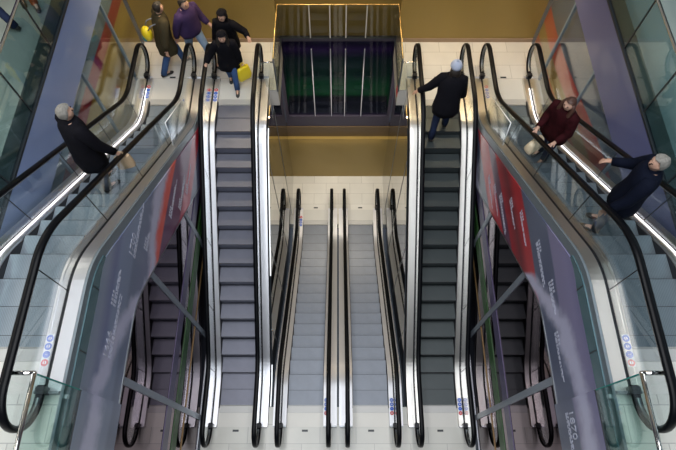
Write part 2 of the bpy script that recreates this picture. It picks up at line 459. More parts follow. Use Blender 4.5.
def year(txt, side, y, z, size, parent):
    cu = bpy.data.curves.new('year', 'FONT'); cu.body = txt; cu.size = size; cu.extrude = .003; cu.resolution_u = 3
    o = bpy.data.objects.new('printed_year', cu); COL.objects.link(o)
    o.rotation_euler = (PI/2, 0, PI/2 if side < 0 else -PI/2)
    o.location = (side*((3.385 if y < 1.1 else 3.425)-.006), y, z)
    bpy.context.view_layer.update()
    dg = bpy.context.evaluated_depsgraph_get()
    me = bpy.data.meshes.new_from_object(o.evaluated_get(dg)); me.transform(o.matrix_world)
    COL.objects.unlink(o); bpy.data.objects.remove(o)
    me.materials.clear(); me.materials.append(TXT)
    q = bpy.data.objects.new('printed_year', me); COL.objects.link(q)
    q.parent = parent
    return q

def world_part(mb, name, mats, root):
    """a part built in world coordinates, hung on a root"""
    o = mb.build(name, mats); o.parent = root
    o.matrix_parent_inverse = (Matrix.Translation(root.location) @ root.rotation_euler.to_matrix().to_4x4()).inverted()
    return o

slate = (.085, .11, .19)
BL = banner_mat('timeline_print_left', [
    (2.8, (.10, .11, .20)), (3.35, (.10, .10, .20)), (3.45, (.50, .01, .03)), (3.85, (.46, .01, .04)), (3.95, (.16, .03, .09)),
    (4.6, (.14, .04, .11)), (4.72, (.13, .05, .12)), (4.78, (.80, .10, .05)), (5.10, (.75, .09, .05)), (5.16, (.16, .17, .30)),
    (5.9, (.15, .19, .30)), (6.0, (.21, .26, .40)), (6.45, (.23, .28, .44)), (6.6, (.16, .19, .36)), (6.85, (.26, .30, .42)), (7.4, (.20, .30, .38))],
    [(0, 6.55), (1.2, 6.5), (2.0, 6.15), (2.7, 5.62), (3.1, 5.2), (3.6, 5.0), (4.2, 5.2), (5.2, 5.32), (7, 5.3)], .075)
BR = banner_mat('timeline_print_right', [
    (2.8, (.07, .09, .16)), (3.35, (.07, .09, .16)), (3.5, (.08, .10, .18)), (3.6, (.50, .01, .02)), (4.15, (.45, .01, .03)), (4.2, (.10, .03, .08)),
    (4.5, (.12, .04, .09)), (4.56, (.42, .01, .02)), (4.95, (.16, .01, .02)), (5.25, (.50, .01, .02)), (5.5, (.46, .01, .02)), (5.55, (.08, .10, .18)),
    (6.3, (.09, .11, .20)), (6.36, (.24, .22, .38)), (6.8, (.26, .24, .42)), (7.4, (.12, .13, .28))],
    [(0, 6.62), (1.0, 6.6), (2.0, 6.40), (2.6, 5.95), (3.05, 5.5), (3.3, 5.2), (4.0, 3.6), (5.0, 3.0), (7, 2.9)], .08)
for side, root, M in ((-1, oL, BL), (1, oR, BR)):
    x = side*3.44
    b = MB(); ys = [-2.5+i*(8.55+2.5)/80 for i in range(81)]
    top = lambda Y: zO(Y)-.10 if Y > 3.0 else zO(Y)-.10-.17*min(1, (3.0-Y)/.5)
    btm = lambda Y: max(zO(Y)-1.68 if Y < 7 else zO(Y)-1.68, 2.6)
    x0, x1 = sorted((side*3.425, side*3.45))
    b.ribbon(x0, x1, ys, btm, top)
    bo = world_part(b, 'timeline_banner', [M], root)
    tag(bo, 'printed timeline graphic in coloured bands')
    b = MB(); ys2 = [-2.5+i*(3.02+2.5)/30 for i in range(31)]
    b.ribbon(x0, x1, ys2, lambda Y: top(Y)+.002, lambda Y: zO(Y)-.02)
    for yy in (.2, 1.6, 2.5): b.box(min(x, x-side*.018), max(x, x-side*.018), yy-.008, yy+.008, top(yy)+.01, zO(yy)-.03, 1)
    world_part(b, 'upper_cladding_panel', [TEAL, GAP], root)
    b = MB(); b.ribbon(*sorted((side*3.418, side*3.452)), ys, lambda Y: btm(Y)-.035, lambda Y: btm(Y))
    world_part(b, 'banner_edge_trim', [STEEL_D], root)
    yp = [-2.5+i*(1.12+2.5)/10 for i in range(11)]
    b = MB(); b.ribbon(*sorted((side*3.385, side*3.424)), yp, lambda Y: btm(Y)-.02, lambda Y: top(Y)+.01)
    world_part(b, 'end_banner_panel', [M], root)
    b = MB(); b.ribbon(*sorted((side*3.387, side*3.424)), [-2.5, 1.12], lambda Y: top(Y)+.012, lambda Y: top(Y)+.045)
    world_part(b, 'end_panel_rim', [GAP], root)
    b = MB(); b.ribbon(*sorted((side*3.44, side*3.478)), [-2.5+i*(8.6+2.5)/80 for i in range(81)], lambda Y: zO(Y)-.11 if Y > 3.0 else zO(Y)-.03, lambda Y: zO(Y)+.112)
    world_part(b, 'side_trim', [mat('deck_side_grey', (.20, .24, .27), .35, .3)], root)
    # captions
    xx = side*3.4225 - (.004 if side > 0 else 0)
    d = 1 if side < 0 else -1
    if side < 0:
        spots = [(1.70, 6.27, 1.25, 3), (3.42, 6.03, 1.3, 3), (3.75, 5.55, .45, 3), (4.9, 4.55, 1.1, 3), (5.35, 4.05, 1.1, 3), (5.9, 3.72, 1.0, 2), (2.45, 6.45, .8, 3)]
    else:
        spots = [(.95, 6.02, 1.5, 3), (2.15, 6.0, 1.0, 2), (3.75, 5.92, 1.1, 3), (2.95, 6.15, .7, 3), (4.6, 5.38, .9, 2), (5.1, 4.95, .8, 2), (5.5, 4.42, 1.1, 3), (5.9, 4.1, .9, 2), (6.3, 3.82, 1.0, 2)]
    for (y, z_, ln, nl) in spots:
        xx = side*(3.3825 if y < 1.1 else 3.4225) - (.004 if side > 0 else 0)
        cap = MB(); bar_text(cap, xx, y, z_-.0, d, nl, ln*.8, .028)
        if (y, z_) not in ((1.70, 6.27), (3.42, 6.03), (.95, 6.02)):
            for q in range(4): cap.box(min(xx, xx+.004), max(xx, xx+.004), *sorted((y+d*.06*q, y+d*(.06*q+.035))), z_+.03, z_+.09)
        c = world_part(cap, 'printed_caption', [TXT], root); c.parent = bo; c.matrix_parent_inverse = Matrix()
        tag(c, kind='stuff')
    for txt, y, z_, size in ([('1666', 1.66, 6.32, .21), ('1700', 3.38, 6.08, .21)] if side < 0 else [('1870', .98, 6.07, .21)]):
        year(txt, side, y, z_, size, bo)

# ------------------------------------------------------------------ floors
FL0 = tile_mat('pale_stone_floor', (.66, .66, .61), (.42, .42, .40))
FL1 = tile_mat('warm_stone_floor', (.74, .71, .66), (.48, .46, .42))
FLM = tile_mat('bright_stone_floor', (.78, .76, .70), (.52, .50, .46))
FG = mat('gallery_stone', (.26, .30, .28), .14, var=(.6, .6, (1, .35, 1)), coat=.5)
SL = mat('slab_soffit', (.20, .18, .16), .6)
m = MB(); m.box(-3.40, 3.40, -4, Y0-.02, -.45, 0); struct('floor', m, [FL0])
for s in (-1, 1):
    m = MB(); m.box(*sorted((s*1.76, s*3.40)), 5.2, YW, -.45, 0); struct('floor', m, [FL0])
m = MB(); m.box(-5.2, 5.2, OY0+.0, YW+.1, LM-.3, LM); m.box(-1.7, 1.7, -4, 0, LM-.3, LM); struct('floor', m, [FLM])
for s in (-1, 1):
    m = MB()
    m.box(*sorted((s*1.54, s*5.2)), 9.08, YW, L1-.62, L1); m.box(*sorted((s*1.76, s*5.2)), OY0+.005, 9.08, L1-.62, L1)
    struct('floor', m, [FL1])
    # gallery beside the camera
    m = MB(); m.box(*sorted((s*5.26, s*10)), -4, 16, L2-.35, L2); struct('floor', m, [FG])
    m = MB(); m.box(*sorted((s*3.46, s*5.26)), -4, OY1-.005, L2-.45, L2); struct('floor', m, [FL0])

# ------------------------------------------------------------------ far walls
GOLD = mat('gold_wall_paint', (.31, .215, .06), .42, .25, var=(1.2, .10, (1, 1, .25)))
BASE = mat('baseboard_bronze', (.34, .24, .16), .4, .2)
m = MB(); m.box(-5.2, -1.58, YW, YW+.35, L1, 7.4); m.box(1.58, 5.2, YW, YW+.35, L1, 7.4); m.box(-1.58, 1.58, YW+.22, YW+.35, L1, 7.4); struct('wall_back', m, [GOLD])
m = MB(); m.box(-5.2, 5.2, YW-.06, YW+.25, LM, -1.0); struct('wall_back', m, [GOLD])
m = MB(); m.box(1.56, 5.2, YW-.02, YW, L1, L1+.13); m.box(-5.2, -1.56, YW-.02, YW, L1, L1+.13); struct('baseboard_back', m, [BASE])
m = MB(); m.box(-1.9, 1.9, YW+.06, YW+.25, -1.0, -.46); struct('trim_1', m, [mat('bronze_beam', (.10, .065, .03), .4)])

# dark shop window at middle level under the glass-railed gap
w = tag(empty('window_1', (0, YW+.13, 0)), kind='structure')
FR = mat('dark_frame', (.035, .03, .05), .35)
m = MB()
m.box(-1.7, 1.7, -.04, .12, -.45, .08); m.box(-1.7, 1.7, -.04, .12, 3.38, 3.461); m.box(-1.7, -1.6, -.04, .12, .08, 3.38); m.box(1.6, 1.7, -.04, .12, .08, 3.38)
m.build('frame', [FR], w)
m = MB(); m.box(-1.6, 1.6, .02, .04, .08, 3.38); m.build('pane', [glass('dark_shop_glass', (.62, .60, .72), .6, 1.3)], w)
m = MB()
for x in (-.74, -.21, .21, .74): m.box(x-.013, x+.013, -.035, .015, .06, 3.05)
m.build('mullion', [mat('pale_upright', (.30, .31, .37), .4)], w)  # pale vertical strips in front of the pane
GRN = band_mat('green_interior_glow', [(0, (.01, .01, .02)), (.35, (.02, .05, .03)), (.5, (.03, .30, .06)), (1.0, (.02, .20, .05)), (1.4, (.01, .08, .03)), (2.1, (.01, .05, .03)),
                                       (2.3, (.02, .02, .05)), (2.5, (.09, .05, .16)), (2.7, (.04, .03, .09)), (3.5, (.05, .04, .12))], 0, 3.5, .05, 3., .5)  # green glow inside the shop put into the colour bands
m = MB(); m.box(-1.6, 1.6, .55, .6, .08, 3.38); m.box(-1.6, 1.6, .12, .6, .03, .08); m.box(-1.62, -1.6, .12, .6, .08, 3.38); m.box(1.6, 1.62, .12, .6, .08, 3.38)
m.box(-1.48, 1.48, .12, .6, 3.34, 3.4)
for x in (-1.1, -.3, .5): m.box(x, x+.5, .35, .5, .9, .96); m.box(x, x+.5, .35, .5, 1.5, 1.55)
m.build('display_interior', [GRN], w)

# ------------------------------------------------------------------ mirror-like glazing
def mirror_glass(name, col, rough=.015):
    return mat(name, col, rough, 1.)
MG_IN = mirror_glass('inner_reflective_glass', (.42, .42, .42))
MG_OUT = mirror_glass('outer_reflective_glass', (.125, .075, .10))
MULL = mat('grey_mullion', (.26, .30, .36), .35, .3)
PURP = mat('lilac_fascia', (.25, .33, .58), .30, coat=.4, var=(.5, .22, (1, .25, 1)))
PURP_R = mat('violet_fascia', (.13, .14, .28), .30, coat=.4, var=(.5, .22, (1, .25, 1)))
zB = pathf(3.461, RUN, .8, .8)
for i, s in enumerate((-1, 1)):
    # between the sunken pair and its neighbours
    w = tag(empty('window_%d' % (2+i), (s*1.72, 0, 0)), kind='structure')
    m = MB(); pts = [(Y0-.02, LM), (YW+.02, LM), (YW+.02, L1-.64), (OY0, L1-.64), (OY0, L1-.1)]
    for k in range(21):
        y = Y0+RUN*(1-k/20); pts.append((y-.005*k/20, zB(y-Y0)-.02))
    m.slab_yz(-.012, .012, pts); m.build('pane', [MG_IN], w)
    m = MB()
    for y in (3.6, 5.4, 7.2, 9.0):
        zt = (zB(y-Y0) if y < OY0 else L1-.64)-.03
        m.box(-.02, .02, y-.012, y+.012, LM, zt)
    m.build('mullion', [STEEL_D], w)
    # under the outer escalators
    w = tag(empty('window_%d' % (4+i), (s*3.475, 0, 0)), kind='structure')
    m = MB(); pts = [(-4, 0), (OY0, 0), (OY0, 2.55)]
    for k in range(31):
        y = OY0-(OY0+2.5)*k/30; pts.append((y-.001*k, max(2.5, zO(y)-1.6)))
    pts.append((-4, 5.2))
    m.slab_yz(-.012, .012, pts); m.build('pane', [MG_OUT], w)
    m = MB()
    for y in (-.5, 1.5, 3.5, 5.5, 7.5):
        m.box(-.035, .035, y-.06, y+.06, 0, max(2.5, zO(y)-1.66))
    m.build('mullion', [MULL], w)
    for zz, h, c, nm in ((2.62, .34, mat('dark_violet_band', (.075, .06, .14), .3), 'fascia_band'), (2.0, .34, mat('green_ceiling_glow', (.022, .085, .018), .4), 'green_band'), (1.52, .05, mat('ochre_rail', (.16, .10, .035), .3, .5), 'ochre_band')):  # green band: lit ceiling behind the glass, its glow put into colour
        m = MB(); m.box(-.028, .028, -4, OY0, zz, zz+h); m.build(nm, [c], w)
    m = MB(); m.box(-.03, .03, -4, OY0, 0, .10); m.build('bottom_rail', [STEEL_D], w)

# high glazing along the upper landing
GR_L = band_mat('window_bands_left', [(3.4, (.30, .20, .05)), (3.8, (.34, .22, .06)), (4.2, (.20, .12, .03)), (4.6, (.36, .24, .06)), (4.95, (.30, .19, .05)), (5.0, (.22, .006, .018)),
                              (5.32, (.22, .006, .018)), (5.36, (.10, .16, .20)), (5.9, (.12, .19, .24)), (6.2, (.12, .2, .24))], 3.4, 6.2, .10, .7, .4, gain=1.7)
GR_R = band_mat('window_bands_right', [(3.4, (.34, .22, .05)), (3.75, (.36, .24, .06)), (3.8, (.48, .10, .02)), (4.05, (.45, .09, .02)), (4.1, (.33, .20, .04)), (4.45, (.34, .20, .05)),
                               (4.5, (.50, .09, .03)), (4.95, (.46, .04, .03)), (5.0, (.09, .11, .15)), (5.9, (.10, .12, .18)), (6.2, (.10, .12, .18))], 3.4, 6.2, .34, .62, .4, pha=1.6, gain=1.5)
UPG = glass('upper_pane', (.90, .94, .96), 1.0, 1.75)
for i, s in enumerate((-1, 1)):
    w = tag(empty('window_%d' % (6+i), (s*5.2, 0, 0)), kind='structure')
    m = MB(); m.box(-.01, .01, -4, YW, L1-1, 5.92); m.build('pane', [UPG], w)
    m = MB(); m.box(*sorted((s*.10, s*.16)), -4, YW, L1-1, 5.95); m.build('banded_backing', [GR_L if s < 0 else GR_R], w)  # panel behind the pane, coloured in horizontal bands
    m = MB()
    for y in (1.5, 3.5, 5.5, 7.5, 9.42): m.box(-.03, .03, y-.03, y+.03, L1-1, 5.92)
    m.build('mullion', [mat('blue_grey_mullion', (.20, .27, .33), .35, .3)], w)
    # slab edge
    m = MB(); m.box(*sorted((s*5.17, s*5.26)), -4, YW+2, 5.9, 6.90)
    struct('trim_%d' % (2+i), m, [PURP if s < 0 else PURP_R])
    # gallery balustrade
    b = empty('glass_railing', (s*5.2, 0, 0))
    tag(b, ('tall glass railing with steel handrail edging the %s upper gallery floor') % ('left' if s < 0 else 'right'), 'railing')
    js = (-1.3, .1, 1.43, 2.86, 4.28, 5.70, 7.13, 8.56, 10.0, 11.4)
    for a, c in zip(js[:-1], js[1:]):
        m = MB(); m.box(-.008, .008, a+.012, c-.012, 6.90, 8.05); m.build('glass_panel', [glass('gallery_glass', (.66, .76, .78))], b)
    m = MB()
    for y in js: m.box(-.01, .01, y-.012, y+.012, 6.90, 8.05)
    m.build('joint', [GAP], b)
    m = MB(); m.tube([(0, -1.3, 8.07), (0, 11.4, 8.07)], .026, 10); m.build('top_rail', [CHROME], b)
    m = MB(); m.box(-.03, .03, -1.3, 11.4, 6.90, 6.95); m.build('base_channel', [GAP], b)

# red sign plate and slab edge by the right inner corner
m = MB(); m.box(1.525, 1.54, 9.10, 9.3, L1-.30, L1-.08)
tag(m.build('red_sign', [RED]), 'small red square plate on slab edge beside dark-stepped escalator top', 'sign')

# ------------------------------------------------------------------ U-shaped glass railing around the gap
b = empty('glass_railing', (0, 9.9, L1))
tag(b, 'U-shaped glass railing with brass edge above the dark central shop window', 'railing')
BR_ = mat('brass_edge', (.62, .42, .16), .25, .9)
yb = YW+.13-9.9; yf = 9.08-9.9
GC = glass('centre_glass', (.86, .86, .80))
for (a, c) in ((-1.54, -.745), (-.735, -.215), (-.205, .205), (.215, .735), (.745, 1.54)):
    m = MB(); m.box(a, c, yb-.006, yb+.006, 0, 1.12); m.build('glass_panel', [GC], b)
for s in (-1, 1):
    m = MB(); m.box(*sorted((s*1.534, s*1.546)), yf, yb, 0, 1.12); m.build('glass_panel', [GC], b)
    m = MB(); m.box(*sorted((s*1.55, s*1.82)), yf-.006, yf+.006, 0, .98); m.build('glass_panel', [glass('milky_glass', (.84, .87, .85))], b)
    m = MB(); m.tube([(s*1.54, yf, 1.0), (s*1.86, yf, 1.0)], .02, 8); m.build('short_rail', [CHROME], b)
    m = MB(); m.box(*sorted((s*1.52, s*1.56)), yf-.02, yf+.02, -.05, 1.12); m.build('corner_post', [STEEL_D], b)
m = MB(); m.tube([(-1.54, yf, 1.13), (-1.54, yb, 1.13), (1.54, yb, 1.13), (1.54, yf, 1.13)], .022, 8); m.build('top_rail', [BR_], b)
m = MB()
for x in (-.74, -.21, .21, .74): m.box(x-.014, x+.014, yb-.02, yb+.02, 0, 1.1)
m.build('joint', [mat('pale_joint', (.75, .72, .66), .3, .3)], b)
m = MB(); m.box(-1.56, 1.56, yb-.03, yb+.03, -.03, .02)
for s in (-1, 1): m.box(*sorted((s*1.525, s*1.555)), yf, yb, -.03, .02)
m.build('base_channel', [GAP], b)

# ------------------------------------------------------------------ glass barriers with L-shaped steel handles
for s in (-1, 1):
    b = empty('glass_barrier', (s*3.40, 1.12, L2))
    tag(b, 'glass barrier with L-shaped steel handrail at the near foot of the %s outer escalator' % ('left' if s < 0 else 'right'), 'barrier')
    m = MB(); m.box(-.008, .008, -2.9, 0, -.3, .92); m.box(-.009, .009, -.012, .004, -.3, .92, 1); m.build('glass_panel', [GLT, GLEDGE], b)
    m = MB(); m.tube([(0, -2.9, .95), (0, -1.2, .95), (0, .0, .95)], .027, 12); m.tube([(0, .0, .95), (s*.27, .0, .95)], .027, 12)
    m.ball((0, 0, .95), .027); m.build('handrail_tube', [CHROME], b)
    m = MB(); m.box(*sorted((s*.01, s*.10)), -.15, -.10, .0, .06); m.box(*sorted((s*.0, s*.03)), -2.9, .01, -.30, -.24); m.build('bracket', [STEEL], b)

# acrylic wedge guards between outer escalators and their neighbours
for s in (-1, 1):
    b = empty('acrylic_guard', (s*3.56, 7.2, 0))
    tag(b, 'clear acrylic wedge guard on the deck of the %s outer escalator near its top landing' % ('left' if s < 0 else 'right'), 'guard')
    ya, yb2 = 6.6, 8.0
    m = MB(); m.slab_yz(-.01, .01, [(ya-7.2, zO(ya)+.14), (yb2-7.2, zO(yb2)+.14), (yb2-7.2, zO(yb2)+.95), (ya-7.2+.1, zO(ya)+.80)])
    m.build('clear_sheet', [glass('acrylic', (.88, .92, .95), 1, 1.7)], b)
    m = MB(); P = [(ya-7.2, zO(ya)+.14), (yb2-7.2, zO(yb2)+.14), (yb2-7.2, zO(yb2)+.95), (ya-7.2+.1, zO(ya)+.80)]
    m.tube([(0, *P[0]), (0, *P[3])], .012, 6); m.tube([(0, *P[3]), (0, *P[2])], .012, 6)
    m.build('bright_edge', [mat('acrylic_edge', (.85, .9, .95), .15)], b)

# ------------------------------------------------------------------ people
SKIN = mat('skin', (.55, .33, .24), .5); HAIRG = mat('hair_grey', (.23, .22, .20), .8, bump=(60, 1., (1, 1, 1)), var=(30, .5, (1, 1, 1))); HAIRD = mat('hair_dark', (.02, .015, .012), .5, bump=(40, .5, (1, 1, 1)))
HAIRB = mat('hair_brown', (.07, .03, .02), .5, bump=(40, .5, (1, 1, 1)))
def cloth(n, c, v=.25): return mat('cloth_'+n, c, .85, spec=.12, var=(9, v, (1, 1, 1)), bump=(14, .35, (1, 1, 1)))
EYEM = mat('eye', (.03, .02, .02), .2); SHOE = mat('shoe_leather', (.02, .018, .016), .4)

def person(label, loc, heading, scale, coat, trousers, hair, hairkind='short', lean=(0, 0), hands=None, feet=None, hem=.62,
           headturn=0., longcoat=True, hood=None, fat=1.15):
    """local frame: +y is forward, +x the right-hand side"""
    root = empty('person', loc, heading); root.scale = (scale,)*3
    tag(root, label, 'person')
    lx, ly = lean
    pel = Vector((lx*.35, ly*.35, .94)); che = Vector((lx*.8, ly*.8, 1.28)); nek = Vector((lx, ly, 1.47)); hd = Vector((lx*1.1, ly*1.12+.02, 1.62))
    feet = feet or ((-.10, .08, 0), (.10, -.08, 0))
    hands = hands or ((-.30, .12, .80), (.30, .02, .80))
    V = []; E = []; Rr = []
    def v(p, r): V.append(Vector(p)); Rr.append(r if isinstance(r, tuple) else (r, r)); return len(V)-1
    def e(a, b): E.append((a, b)); return b
    ip = v(pel, (.13, .10)); iw = e(ip, v(pel.lerp(che, .45), (.12, .09))); ic = e(iw, v(che, (.14, .10)))
    iu = e(ic, v(nek-Vector((0, 0, .05)), (.10, .075))); ik = e(iu, v(nek+Vector((0, 0, .03)), .052))
    ct, st = math.cos(headturn), math.sin(headturn)
    fw = Vector((-st, ct, 0)); rt = Vector((ct, st, 0))
    ij = e(ik, v(hd+Vector((0, 0, -.065))+fw*.02, (.060, .068))); im = e(ij, v(hd+Vector((0, 0, .01)), (.074, .088))); it = e(im, v(hd+Vector((0, 0, .075)), (.062, .072)))
    e(im, v(hd+fw*.105+Vector((0, 0, -.015)), .012))
    for s in (-1, 1): e(im, v(hd+rt*s*.085+Vector((0, 0, -.005)), .014))
    knees = []; elbows = []; shs = []
    for j, s in enumerate((-1, 1)):
        f = Vector(feet[j]); hip = pel+Vector((s*.095, 0, -.05)); kn = hip.lerp(f+Vector((0, 0, .09)), .5)+Vector((0, .05+.12*max(0, (hip-f).length*-1+.93), 0))
        an = f+Vector((0, -.0, .09)); knees.append((hip, kn, an))
        a = e(ip, v(hip, .085)); a = e(a, v(kn, .058)); a = e(a, v(an, .038)); e(a, v(an+Vector((0, .15, -.055)), (.035, .028)))
        sh = nek+Vector((s*.175, 0, -.065)); hand = Vector(hands[j]); d = hand-sh; L = min(d.length, .56); 
        mid = sh+d*.5; bend = math.sqrt(max(0, .29**2-(min(d.length, .57)/2)**2)); el = mid+Vector((s*.35, -.6, -.7)).normalized()*bend
        shs.append((sh, el, hand)); elbows.append(el)
        a = e(iu, v(sh, .055)); a = e(a, v(el, .040)); wr = v(hand, .026); e(a, wr)
        dr = (hand-el).normalized(); side = dr.cross(Vector((0, 0, 1))); side = side.normalized() if side.length > .1 else Vector((0, 1, 0))
        down = dr.cross(side)
        pm = e(wr, v(hand+dr*.055, (.034, .016)))
        for q, (o_, ln) in enumerate(((-.03, .062), (-.010, .075), (.010, .070), (.028, .055))):
            a = e(pm, v(hand+dr*.09+side*o_, .010)); a = e(a, v(hand+dr*(.09+ln*.5)+side*o_*1.1-down*.012*-1, .0088)); e(a, v(hand+dr*(.09+ln*.85)+side*o_*1.1+down*.032, .0078))
        a = e(wr, v(hand+dr*.03+side*s*.035, .011)); e(a, v(hand+dr*.065+side*s*.055+down*.012, .0095))
    me = bpy.data.meshes.new('body'); me.from_pydata(V, E, []); me.materials.append(SKIN)
    o = bpy.data.objects.new('body', me); COL.objects.link(o)
    o.modifiers.new('sk', 'SKIN'); 
    if not me.skin_vertices: 
        bpy.context.view_layer.update()
    if not me.skin_vertices: me.attributes
    for i, sv in enumerate(me.skin_vertices[0].data): sv.radius = Rr[i]; sv.use_root = (i == 0)
    o.modifiers.new('su', 'SUBSURF').levels = 1
    evald(o); o.parent = root
    for p in o.data.polygons: p.use_smooth = True
    # eyes
    m = MB()
    for s in (-1, 1): c = hd+fw*.083+rt*s*.032+Vector((0, 0, .012)); m.ball(c, .010, 8, 6)
    m.build('eyes', [EYEM], root)
    # trousers
    for (hip, kn, an) in knees:
        m = MB(); m.tube([hip+Vector((0, 0, .08)), hip, hip.lerp(kn, .5), kn, kn.lerp(an, .5), an+Vector((0, 0, -.02))], [.105, .105, .088, .072, .066, .062], 12)
        m.build('trouser_leg', [trousers], root)
        m = MB(); m.tube([an+Vector((0, -.06, -.06)), an+Vector((0, -.02, -.045)), an+Vector((0, .08, -.05)), an+Vector((0, .17, -.062)), an+Vector((0, .21, -.068))],
                         [(.036, .03), (.045, .045), (.046, .040), (.044, .028), (.022, .014)], 12); m.build('shoe', [SHOE], root)
    # coat
    m = MB(); rs = []
    hz = hem
    for t, rx, ry in ((0, .225 if longcoat else .19, .17 if longcoat else .14), (.15, .225, .165), (.35, .205, .15), (.5, .195, .14), (.7, .205, .142), (.85, .205, .135), (.94, .165, .11), (1.0, .085, .08)):
        zz = hz+(nek.z+.02-hz)*t
        if zz > pel.z: q = pel.lerp(nek, (zz-pel.z)/(nek.z-pel.z))
        else: q = Vector((pel.x*.9, pel.y*.9, zz))
        rs.append((q.x, q.y, zz, rx*fat, ry*fat))
    m.rings(rs, 28, 0, .05)
    for (sh, el, hand), s in zip(shs, (-1, 1)):
        m.tube([sh+Vector((-s*.06, 0, .03)), sh, sh.lerp(el, .5), el, el.lerp(hand, .5), hand.lerp(el, .06)], [.08, .098, .09, .078, .066, .056], 12)
    m.tube([nek+Vector((0, -.01, -.03)), nek+Vector((0, -.01, .045))], [(.085, .080), (.068, .070)], 12)
    c = m.build('coat', [coat], root)
    # hair / hat
    m = MB()
    if hairkind in ('short', 'long', 'bun', 'bob'):
        n, mm = 24, 10; vs = []; fs = []; rnd = random.Random(len(label))
        for i in range(mm+1):
            for k in range(n):
                a = 2*PI*k/n; front = math.sin(a)
                low = .22*PI if front > .45 else (-.08*PI if front > -.1 else -.30*PI)
                if .2 < front <= .45: low = .06*PI
                p2 = PI/2 - (PI/2-low)*i/mm
                q = math.cos(p2); w_ = 1+.035*math.sin(5*a+i)+rnd.uniform(-.03, .03)
                vs.append(hd + rt*(.094*w_*q*math.cos(a)) + fw*(.110*w_*q*math.sin(a)-.006) + Vector((0, 0, .112*math.sin(p2)*w_+.012)))
        for i in range(mm):
            for k in range(n): fs.append((i*n+k, (i+1)*n+k, (i+1)*n+(k+1)%n, i*n+(k+1)%n))
        m.add(vs, fs, 0, True)
        if hairkind == 'long':
            m.tube([hd-fw*.06, hd-fw*.085+Vector((0, 0, -.10)), hd-fw*.10+Vector((0, 0, -.22)), hd-fw*.09+Vector((0, 0, -.30))], [(.08, .04), (.095, .045), (.09, .04), (.04, .02)], 12)
            for q in (-1, 1): m.tube([hd+rt*q*.07+Vector((0, 0, .05)), hd+rt*q*.098+Vector((0, 0, -.05)), hd+rt*q*.10+fw*.04+Vector((0, 0, -.17)), hd+rt*q*.09+fw*.06+Vector((0, 0, -.26))], [.03, .04, .038, .016], 8)
        m.build('hair', [hair], root)
    if hairkind == 'beanie':
        m.ball(hd+Vector((0, 0, .045))-fw*.01, (.105, .118, .115), 16, 10, 0, -.15); m.tube([hd+Vector((0, 0, .02)), hd+Vector((0, 0, .055))], [(.106, .118), (.108, .120)], 16)
        m.ball(hd+Vector((0, 0, .165)), .03, 8, 6)
        m.build('beanie', [hair], root)
        m = MB(); m.tube([hd-fw*.05+Vector((0, 0, .03)), hd-fw*.085+Vector((0, 0, -.07)), hd-fw*.10+Vector((0, 0, -.17)), hd-fw*.10+Vector((0, 0, -.25))], [(.095, .05), (.10, .05), (.085, .04), (.04, .02)], 12); m.build('hair', [HAIRD], root)
    if hood:
        m = MB(); n, mm = 18, 8; vs = []; fs = []
        for i in range(mm+1):
            a0 = -.25*PI + (1.05*PI)*i/mm      # opening faces forward: arcs around the back
            for k in range(n+1):
                t = -1.05+2.1*k/n            # -1 right .. 1 left
                th = t*1.75
                r1 = .118+.012*math.sin(3*th)
                vs.append(hd + rt*(r1*math.sin(th)*math.cos(a0*.5-.35)) - fw*(r1*1.05*math.cos(th)*math.cos(a0*.5-.35)-.0) + Vector((0, 0, -.12+.27*i/mm)))
        for i in range(mm):
            for k in range(n): fs.append((i*(n+1)+k, i*(n+1)+k+1, (i+1)*(n+1)+k+1, (i+1)*(n+1)+k))
        m.add(vs, fs, 0, True)
        m.ball(hd+Vector((0, 0, .05))-fw*.02, (.115, .12, .11), 16, 8, 0, .35)
        h = m.build('hood', [hood], root)
        so = h.modifiers.new('s', 'SOLIDIFY'); so.thickness = .012; evald(h)
    return root

def place(local, loc, heading, scale):
    x, y, z_ = [c*scale for c in local]
    return (loc[0]+x*math.cos(heading)-y*math.sin(heading), loc[1]+x*math.sin(heading)+y*math.cos(heading), loc[2]+z_)

def bag(name, label, top, size, m, tilt=0., rz=0., cat='bag', handles=True, soft=.0):
    b = empty(name, (top[0], top[1], top[2]-size[2]-.14), rz); tag(b, label, cat)
    w, d, h = size
    mb = MB(); n = 16; rs = []
    for t, k in ((0, .86), (.05, .96), (.3, 1.0+soft), (.6, .98+soft*.6), (.9, .92), (1, .84)):
        ring = []
        for i in range(n):
            a = 2*PI*(i+.5)/n; cx = math.copysign(abs(math.cos(a))**.5, math.cos(a)); cy = math.copysign(abs(math.sin(a))**.5, math.sin(a))
            ring.append((w/2*k*cx+tilt*t, d/2*k*cy*(1-.3*t), h*t+soft*.1*math.sin(3*a)))
        rs.append(ring)
    vs = [p for r in rs for p in r]
    fs = [(i*n+k, i*n+(k+1)%n, (i+1)*n+(k+1)%n, (i+1)*n+k) for i in range(len(rs)-1) for k in range(n)]+[tuple(range(n))[::-1], tuple(range(5*n, 6*n))]
    mb.add(vs, fs, 0, soft > 0); mb.build('bag_body', [m], b)
    if handles:
        for s in (-1, 1):
            mb = MB(); mb.tube([(-w*.22+tilt, s*d*.25, h*.95), (-w*.16+tilt*.6, s*d*.14, h+.10), (0, 0, h+.15), (w*.16+tilt*.6, s*d*.14, h+.10), (w*.22+tilt, s*d*.25, h*.95)], .007, 6)
            mb.build('handle', [m], b)
    return b

